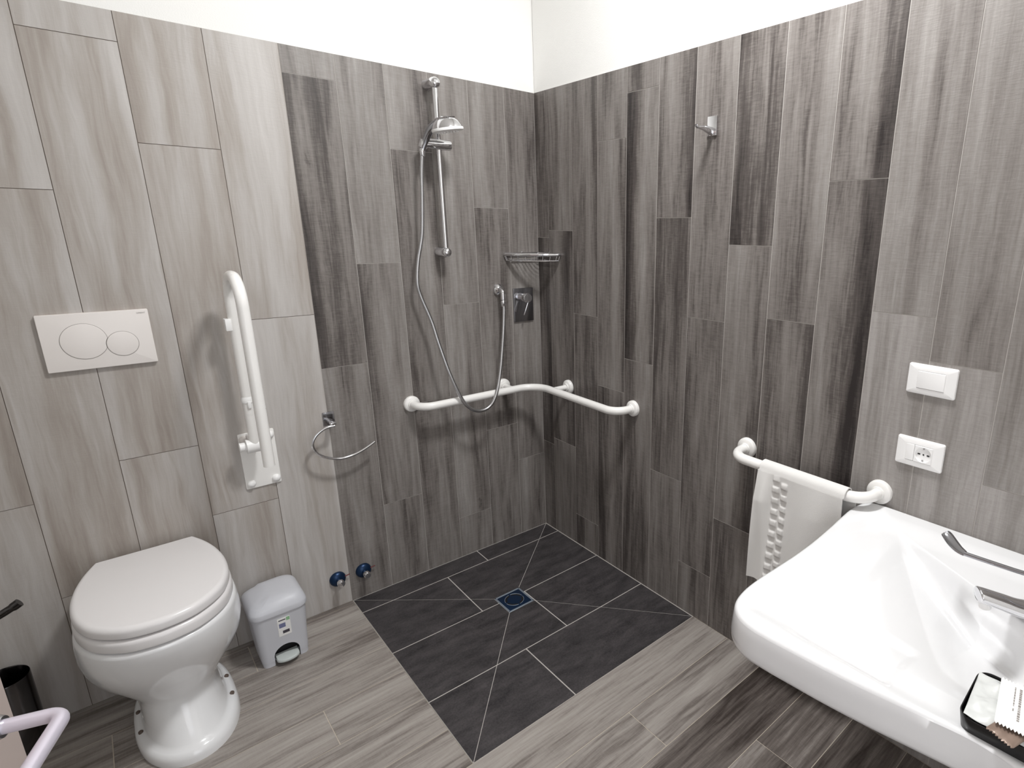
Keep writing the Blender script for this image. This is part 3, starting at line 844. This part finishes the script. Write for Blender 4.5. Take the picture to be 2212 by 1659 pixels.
# towel: one cloth folded over the tube
TW = .278; ta0 = -.1015
def sst(a, b, x):
    t = min(1, max(0, (x - a) / (b - a))); return t * t * (3 - 2 * t)
def towel_mesh():
    bm = bmesh.new()
    ro = .0245
    path = []                     # (c, b) from the back hem over the tube to the front hem
    for k in range(30): path.append((RB - ro - .002 - .004 * sin(k / 9), -.36 + .36 * k / 30))
    for k in range(11):
        a = pi - pi * k / 10; path.append((RB + ro * cos(a), ro * sin(a)))
    nf = 130
    for k in range(1, nf + 1): path.append((RB + ro + .001, -.380 * k / nf))
    ln = [0]
    for p, q in zip(path, path[1:]): ln.append(ln[-1] + hypot(q[0] - p[0], q[1] - p[1]))
    nw = 120
    G = []
    for j, (c, b) in enumerate(path):
        row = []
        front = j > 40; down = max(0, -b)
        for i in range(nw + 1):
            t = i / nw
            a = ta0 + TW * t
            cc, bb = c, b
            if front:
                fade = min(1, down / .1)
                # left hem flares and folds, long soft waves further along
                a += -.003 * (down / .39) ** 2 * (1 - t) + .018 * (down / .39) * (t - .5) * .2
                cc += fade * (.007 * sin(t * 9.5 + 1.2 + down * 4) + .005 * sin(t * 17 + down * 9) * (1 - t)) + .014 * (down / .39) * (1 - t) ** 2
                cc += .010 * math.exp(-((t - .09 - down * .25) / .07) ** 2) * fade
                # woven relief band: two columns of alternating pads
                for col, ph in ((.245, 0.), (.345, .5)):
                    w = (t - col) / .042
                    if abs(w) < 1 and down > 0:
                        s = (down / .038 + ph) % 1.0
                        h = sst(0, .13, s) * (1 - sst(.50, .66, s)) * min(1, down / .03)
                        cc += .0058 * h * (1 - sst(.72, 1, abs(w)))
            else:
                cc -= .004 * sin(t * 7 + b * 6) if b < -.05 else 0
                a += -.010 * max(0, -b / .36) ** 2 * (1 - t) + .004 + (.014 * t if b < 0 else 0)
            row.append(bm.verts.new((a, bb, cc)))
        G.append(row)
    for j in range(len(G) - 1):
        for i in range(nw): bm.faces.new((G[j][i], G[j][i + 1], G[j + 1][i + 1], G[j + 1][i]))
    bmesh.ops.recalc_face_normals(bm, faces=bm.faces[:])
    # thickness
    bmesh.ops.solidify(bm, geom=bm.faces[:] + bm.edges[:] + bm.verts[:], thickness=.0032)
    return bm
tw = obj('hand_towel', towel_mesh(), 'towel', None, WR(-1.4525, BZ), smooth=70)
tag(tw, 'white hand towel with woven relief band draped over the grab bar', 'towel')

# ------------------------------------------------------------------ light switch and power socket
def plate3(root):
    bm = bmesh.new()
    rings = []
    for d, z in ((0, 0), (0, .004), (.0012, .0062), (.005, .0082), (.024, .0095), (.0262, .0095), (.0264, .0050)):
        h = min(d, .0162) if d > .005 else d
        rings.append([Vector((x, y, z)) for x, y in rrect(.120 - 2 * d, .080 - 2 * h, max(.005 - d, .0012), 5)])
    add_loft(bm, rings)
    return obj('cover_frame', bm, 'plastic', root, smooth=30)
ls = thing('light_switch', 'white rectangular wall switch, upper of the two plates above the basin', 'light switch', WR(-1.772, 1.139))
plate3(ls)
bm = bmesh.new(); add_slab(bm, rrect(.068, .046, .002, 3), .004, .0112, .0015)
obj('rocker', bm, 'plastic', ls)
ps = thing('power_socket', 'white wall socket with round recess, lower of the two plates above the basin', 'power socket', WR(-1.770, .937))
plate3(ps)
bm = bmesh.new(); add_slab(bm, rrect(.0215, .046, .0015, 3), .004, .0105, .0012, Matrix.Translation((-.0232, 0, 0)))
obj('blank_cover', bm, 'plastic', ps)
bm = bmesh.new()
ang = [2 * pi * k / 64 for k in range(64)]
def sqr(hw, hh, a):
    c, s_ = cos(a), sin(a); m = max(abs(c) / hw, abs(s_) / hh)
    return (c / m, s_ / m)
rings = [[Vector((.0112 + x, y, z)) for x, y in (sqr(hw, hh, a) for a in ang)] for hw, hh, z in ((.0228, .023, .004), (.0228, .023, .0102), (.0218, .022, .0112))]
rings += [[Vector((.0112 + r * cos(a), r * sin(a), z)) for a in ang] for r, z in ((.0208, .0112), (.0200, .0104), (.0196, .0068), (.0185, .0062))]
add_loft(bm, rings)
obj('socket_insert', bm, 'plastic', ps, smooth=30)
for dx, w in ((-.0115, .007), (0, .0042), (.0115, .007)):
    bm = bmesh.new(); add_slab(bm, rrect(w, .0036, .0016, 4), .0060, .0072, .0002, Matrix.Translation((.0112 + dx, 0, 0)), n=1)
    obj('pin_hole', bm, 'hole', ps, smooth=0)
for dy in (-.0165, .0165):
    bm = bmesh.new(); add_box(bm, (.0112 - .0018, dy - .0022, .006), (.0112 + .0018, dy + .0022, .0095), bev=.0004)
    obj('earth_clip', bm, 'steel', ps)

# ------------------------------------------------------------------ washbasin
YC = -2.135
SINK_Z = .757
wb = thing('washbasin', 'large white ceramic wall-hung washbasin with wide flat sides', 'washbasin', Matrix.Translation((0, YC, 0)))
hl = [(-.001, .405), (-.002, .440), (-.008, .468), (-.024, .484), (-.055, .4915), (-.10, .494), (-.16, .489), (-.24, .4815), (-.33, .4755), (-.42, .4735), (-.50, .4755), (-.565, .4775), (-.625, .4745), (-.672, .462), (-.702, .436), (-.716, .40), (-.717, .355),
      (-.713, .30), (-.707, .23), (-.697, .155), (-.684, .08), (-.674, .02)]
pts = hl + [(x, -y) for x, y in hl[::-1]]
pts = [(p.x, p.y) for p in spline([(x, y, 0) for x, y in pts], 5)]
pts = [p for i, p in enumerate(pts) if i == 0 or hypot(p[0] - pts[i - 1][0], p[1] - pts[i - 1][1]) > .002]
# straight back edge along the wall
for k in range(1, 40): pts.append((-.001, -.405 + .81 * k / 40))
def resample(pts, n):
    P = pts + [pts[0]]
    acc = [0]
    for a, b in zip(P, P[1:]): acc.append(acc[-1] + hypot(b[0] - a[0], b[1] - a[1]))
    out = []; j = 0
    for k in range(n):
        d = acc[-1] * k / n
        while acc[j + 1] < d: j += 1
        t = (d - acc[j]) / (acc[j + 1] - acc[j])
        out.append((P[j][0] + (P[j + 1][0] - P[j][0]) * t, P[j][1] + (P[j + 1][1] - P[j][1]) * t))
    return out
pts = resample(pts, 720)
def sst(a, b, x):
    t = min(1, max(0, (x - a) / (b - a))); return t * t * (3 - 2 * t)
def xback(y):
    """front edge of the rear ledge"""
    t = min(1, abs(y) / .36)
    return -.305 + .205 * t ** .95
def top(x, y):
    z = SINK_Z - .010 * sst(0, -.7, x) * .3
    ay = abs(y)
    # wide wings sag slightly behind a soft raised border
    z -= .010 * sst(.465, .415, ay) * sst(-.05, -.14, x) * sst(-.690, -.640, x)
    # bowl: deep wedge in front of the ledge
    xb = xback(y)
    D = .108 * min(1, max(0, (.365 - ay) / .26)) * sst(.372, .30, ay)
    if D > 1e-5:
        w = min(1, max(0, (xb - x) / .05))
        w = w * (.35 + .65 * sst(0, .3, w)); wall = 1 - (1 - w) ** 3
        q = min(1, max(0, (xb - .04 - x) / (xb - .04 + .60)))
        out = (1 - q) ** 1.2
        z -= D * wall * out
    # shallow soap recesses on both sides
    z -= .0055 * sst(.135, .160, ay) * sst(.350, .290, ay) * sst(-.498, -.54, x) * sst(-.672, -.648, x)
    return z
cx0 = (-.37, 0.)
bm = bmesh.new()
NR = 200
def sc_(p, s): return (cx0[0] + (p[0] - cx0[0]) * s, cx0[1] + (p[1] - cx0[1]) * s)
rings = []
under = lambda x, y: min(SINK_Z - .088 + .03 * sst(-.1, -.7, x) * 0, top(x, y) - .035)
for s in (.02, .15, .3, .45, .6, .72, .82, .88, .93, .955):
    rings.append([Vector((*sc_(p, s), under(*sc_(p, s)))) for p in pts])
NP = len(pts)
ofs = lambda d: offset2(pts, d)
for d, z in ((.020, .668), (.008, .669), (.001, .674), (-.003, .684), (-.004, .700), (-.002, .725), (0, .7445)):
    rings.append([Vector((min(-.0005, x), y, z)) for x, y in ofs(d)])
for k in range(1, 7):
    a = pi / 2 * k / 6; rr = .0115
    o = ofs(rr * (1 - cos(a)))
    rings.append([Vector((min(-.0005, x), y, top(x, y) - rr + rr * sin(a))) for x, y in o])
inn = ofs(.0115)
for k in range(1, NR + 1):
    s = 1 - k / NR * .985
    rings.append([Vector((*sc_(p, s), top(*sc_(p, s)))) for p in inn])
add_loft(bm, rings)
obj('basin', bm, 'ceramic', wb, smooth=60)
bm = bmesh.new()
add_box(bm, (-.42, -.20, .45), (-.001, .20, .60), bev=.03)
add_tube(bm, [(-.30, 0, .62), (-.30, 0, .50)], .03, 20)
obj('trap_cover', bm, 'ceramic', wb, smooth=50)

# basin mixer with long lever, spout turned towards the room
fa = thing('basin_mixer', 'chrome basin tap with spout and long thin lever at the back of the washbasin', 'tap', Matrix.Translation((-.205, -2.188, top(-.205, -2.188 - YC))))
bm = bmesh.new(); add_lathe(bm, [(.028, 0), (.028, .004), (.025, .008), (.024, .06), (.026, .066), (.026, .088), (.022, .096), (0, .098)], axis_m((0, 0, 0), (0, 0, 1)), 32)
obj('mixer_body', bm, 'chrome', fa)
zo = SINK_Z
sp_ = spline([(.0, .0, .018), (-.04, .045, .021), (-.078, .088, .027), (-.108, .120, .041), (-.133, .151, .053), (-.1385, .158, .0545)], 8)
nn = len(sp_)
bm = bmesh.new(); add_tube(bm, sp_, [(.031 - .011 * k / (nn - 1)) * (1 if k < nn - 4 else (.96, .86, .7, .45)[k - nn + 4]) for k in range(nn)], 24, flat=.62, up=(0, 0, 1))
obj('spout', bm, 'chrome', fa, smooth=60)
bm = bmesh.new(); add_lathe(bm, [(.0115, 0), (.0115, .014), (.0125, .016), (.0125, .022)], axis_m((-.127, .143, .026), (-.1, .1, 1)), 20)
obj('aerator', bm, 'plastic', fa)
bm = bmesh.new()
rod = [(0, 0, .092), (-.018, .02, .096), (-.045, .06, .094), (-.050, .105, .090), (-.056, .16, .090), (-.060, .212, .090)]
r_ = spline(rod, 6)
add_tube(bm, r_, [.008 - .0032 * min(1, k / 14) for k in range(len(r_))], 14)
pad = spline([(-.060, .210, .090), (-.057, .225, .094), (-.051, .240, .101), (-.043, .254, .109), (-.039, .261, .112)], 6)
npd = len(pad)
add_tube(bm, pad, [.0055 + .006 * sin(pi * min(1, (k + 2) / (npd + 1)) * .8) for k in range(npd)], 16, flat=.35, up=(-.5, .4, .9))
obj('lever', bm, 'chrome_dark', fa, smooth=60)

# soap tray and what lies in it
TYW, TXW = .165, .128
tz = top(-.6, -2.178 - YC)
TMX = Matrix.Translation((-.598, -2.184, tz + .0005)) @ Matrix.Rotation(radians(2.5), 4, 'Z')
bm = bmesh.new()
o = rrect(TXW, TYW, .018, 7)
ins = [(.004, .000), (.0, .003), (-.003, .020), (-.0045, .029), (-.004, .0305), (-.0025, .0305), (-.0015, .0285), (.001, .018), (.005, .005)]
add_loft(bm, [[Vector((x, y, z)) for x, y in offset2(o, d)] for d, z in ins])
tray = obj('soap_tray', bm, 'black', None, TMX, smooth=50)
tag(tray, 'black rectangular tray of soap sachets on the front of the washbasin', 'tray')
def pillow(w, h, t, r, seed, zig=0, rel=.0012, nx=44, ny=44):
    bm = bmesh.new(); grids = []
    for s in (1, -1):
        G = []
        for j in range(ny + 1):
            row = []
            for i in range(nx + 1):
                u, v = i / nx * 2 - 1, j / ny * 2 - 1
                x, y = u * w / 2, v * h / 2
                if zig and abs(v) > .999: y += zig * (.5 if i % 2 else -.5) * (1 if v > 0 else -1)
                prof = max(0, (1 - abs(u) ** 3.0)) ** .6 * max(0, (1 - abs(v) ** 3.0)) ** .6
                z = s * t / 2 * prof + rel * noise.noise(Vector((u * 2.3 + seed, v * 2.3, seed))) * (1 + prof) + rel * .5 * abs(noise.noise(Vector((u * 5 + v * 3 + seed, v * 6 - u * 2, seed + 4)))) * prof
                row.append(bm.verts.new((x, y, z + s * .0003)))
            G.append(row)
        grids.append(G)
        for j in range(ny):
            for i in range(nx):
                q = (G[j][i], G[j][i + 1], G[j + 1][i + 1], G[j + 1][i])
                bm.faces.new(q if s > 0 else q[::-1])
    A, B = grids
    edge = lambda G: [G[0][i] for i in range(nx)] + [G[j][nx] for j in range(ny)] + [G[ny][nx - i] for i in range(nx)] + [G[ny - j][0] for j in range(ny)]
    ea, eb = edge(A), edge(B)
    for k in range(len(ea)): bm.faces.new((ea[k], eb[k], eb[(k + 1) % len(ea)], ea[(k + 1) % len(ea)]))
    return bm
def lay(x, y, z, rz, rx=0, ry=0): return TMX @ Matrix.Translation((x, y, z)) @ Euler((radians(rx), radians(ry), radians(rz))).to_matrix().to_4x4()
so = obj('soap_packet', pillow(.124, .120, .016, 0, 3.1, 0, .0042), 'sachet', None, lay(-.002, .022, .0285, 3, 4, 2), smooth=60)
tag(so, 'pale translucent wrapped soap lying flat in the black tray', 'soap packet')
sb_ = obj('foil_sachet', pillow(.040, .070, .006, 0, 9.7, .004, .0012, 18, 30), 'brown_paper', None, lay(-.050, .016, .0375, 72, 2, -3), smooth=60)
tag(sb_, 'brown crimped sachet under the printed white packet in the black tray', 'sachet')
pk = thing('printed_packet', 'white paper packet with zigzag ends and grey print on top of the tray', 'sachet', lay(-.002, .002, .0440, 97, 2, -3))
obj('wrapper', pillow(.088, .118, .007, 0, 5.5, .0055, .0002, 36, 36), 'paper', pk, smooth=60)
rnd = random.Random(4)
bm = bmesh.new()
PW, PH, PT = .088, .118, .007
def paper_z(x, y):
    u, v = x * 2 / PW, y * 2 / PH
    return PT / 2 * max(0, 1 - abs(u) ** 3) ** .6 * max(0, 1 - abs(v) ** 3) ** .6 + .0006
for row in range(6):          # lines of print run along the packet
    xx = -.030 + row * .0085 + (.010 if row > 2 else 0)
    yy = -.044
    wd = .0034 if row in (1, 4) else .0017
    while yy < .038 - (.022 if row in (2, 5) else 0):
        l = rnd.uniform(.002, .0065)
        q = [(xx, yy), (xx + wd, yy), (xx + wd, yy + l), (xx, yy + l)]
        bm.faces.new([bm.verts.new((x, y, paper_z(x, y))) for x, y in q]); yy += l + .0014
obj('print', bm, 'ink', pk, smooth=0)

# ------------------------------------------------------------------ floor drain
fd = thing('floor_drain', 'square floor drain with dark blue cover in the black shower tiles', 'floor drain', Matrix.Translation(((DX0 + DX1) / 2, (DY0 + DY1) / 2, -FALL)))
w_, h_ = (DX1 - DX0), (DY1 - DY0)
bm = bmesh.new()
oo = rrect(w_, h_, .001, 2); 
add_loft(bm, [[Vector((x, y, z)) for x, y in offset2(oo, d)] for d, z in ((0, -.02), (0, .0008), (.001, .0014), (.0065, .0014), (.0075, .0006), (.0075, -.004))], cap1=False)
obj('drain_frame', bm, 'bluerim', fd, smooth=30)
bm = bmesh.new(); add_slab(bm, rrect(w_ - .0165, h_ - .0165, .001, 2), -.008, .0008, .0006)
obj('drain_cover', bm, 'bluefilm', fd, smooth=30)
for q in range(4):
    bm = bmesh.new()
    arc = [Vector((.034 * cos(radians(q * 90 + 8 + 74 * k / 14)), .034 * sin(radians(q * 90 + 8 + 74 * k / 14)), .0009)) for k in range(15)]
    add_tube(bm, arc, .0042, 8, flat=.12, up=(0, 0, 1))
    obj('slot', bm, 'black', fd)
    bm = bmesh.new()
    arc = [Vector((.0395 * cos(radians(q * 90 + 5 + 80 * k / 14)), .0395 * sin(radians(q * 90 + 5 + 80 * k / 14)), .0010)) for k in range(15)]
    add_tube(bm, arc, .0012, 8)
    obj('slot_lip', bm, 'bluerim', fd)

# ------------------------------------------------------------------ toilet brush and roll holder at the edge
bs = thing('toilet_brush', 'dark glossy toilet brush cup with chrome handle on the floor beside the toilet', 'toilet brush', Matrix.Translation((-1.940, -.085, 0)))
bm = bmesh.new()
add_lathe(bm, [(.064, .002), (.066, .006), (.066, .010), (.057, .012), (.057, .250), (.0560, .2525), (.0545, .250), (.0545, .02)], axis_m((0, 0, 0), (0, 0, 1)), 48, cap1=True)
obj('brush_cup', bm, 'chrome_black', bs)
bm = bmesh.new(); add_tube(bm, [(-.008, -.026, .025), (-.012, -.026, .30), (-.016, -.026, .62)], .0085, 18)
obj('brush_handle', bm, 'chrome_dark', bs)
rl = thing('toilet_roll_holder', 'dark chrome tip of a wall roll holder beside the toilet', 'toilet roll holder', WL(-2.01, .44))
bm = bmesh.new(); add_slab(bm, rrect(.045, .045, .004, 3), 0, .007, .0015)
obj('wall_plate', bm, 'chrome_dark', rl)
bm = bmesh.new(); add_tube(bm, fillet([(0, 0, .004), (0, 0, .1), (.11, .014, .1), (.146, .034, .1)], .03, 6), [.011] * 16, 16, flat=.6) if False else add_tube(bm, spline([(0, 0, .004), (.002, 0, .07), (.03, .001, .1), (.09, .010, .1), (.130, .026, .1), (.148, .036, .1)], 6), [.0105] * 25 + [.0125] * 6, 16)
obj('arm', bm, 'chrome_black', rl)

# ------------------------------------------------------------------ camera
cam = bpy.data.cameras.new('camera')
co = bpy.data.objects.new('camera', cam); COL.objects.link(co)
co.matrix_world = Matrix.Translation((-1.5612778, -2.27555091, 1.51072179)) @ Euler((radians(74.59677301), radians(-.59234988), radians(-42.84567181)), 'XYZ').to_matrix().to_4x4()
cam.sensor_fit = 'HORIZONTAL'; cam.sensor_width = 36
cam.lens = 1231.5076594869636 * 36 / 2212
cam.shift_x = -(1349.7905618509863 - 1106) / 2212
cam.shift_y = (833.9590829099812 - 829.5) / 2212
cam.clip_start = .02
SC.camera = co

# ------------------------------------------------------------------ light
def area(name, loc, rot, size, power, col, shape='DISK', sy=None):
    l = bpy.data.lights.new(name, 'AREA'); l.shape = shape; l.size = size
    if sy: l.size_y = sy
    l.energy = power; l.color = col
    o = bpy.data.objects.new(name, l); COL.objects.link(o); o.location = loc; o.rotation_euler = rot
    return o
area('ceiling_lamp', (-.56, -1.36, CEIL - .06), (0, 0, 0), .32, 33, (.99, .997, 1))
area('hall_fill', ((DO0 + DO1) / 2, YW - .35, 1.3), (radians(90), 0, 0), .9, 7, (.97, .98, 1), 'RECTANGLE', 1.9)  # added soft fill outside the doorway, not a known source

w = bpy.data.worlds.new('world'); SC.world = w; w.use_nodes = True
w.node_tree.nodes['Background'].inputs[0].default_value = (.9, .94, 1, 1)
w.node_tree.nodes['Background'].inputs[1].default_value = .6

SC.view_settings.view_transform = 'Standard'
SC.view_settings.look = 'None'
SC.view_settings.exposure = .2
SC.view_settings.gamma = 1
SC.view_settings.use_curve_mapping = False
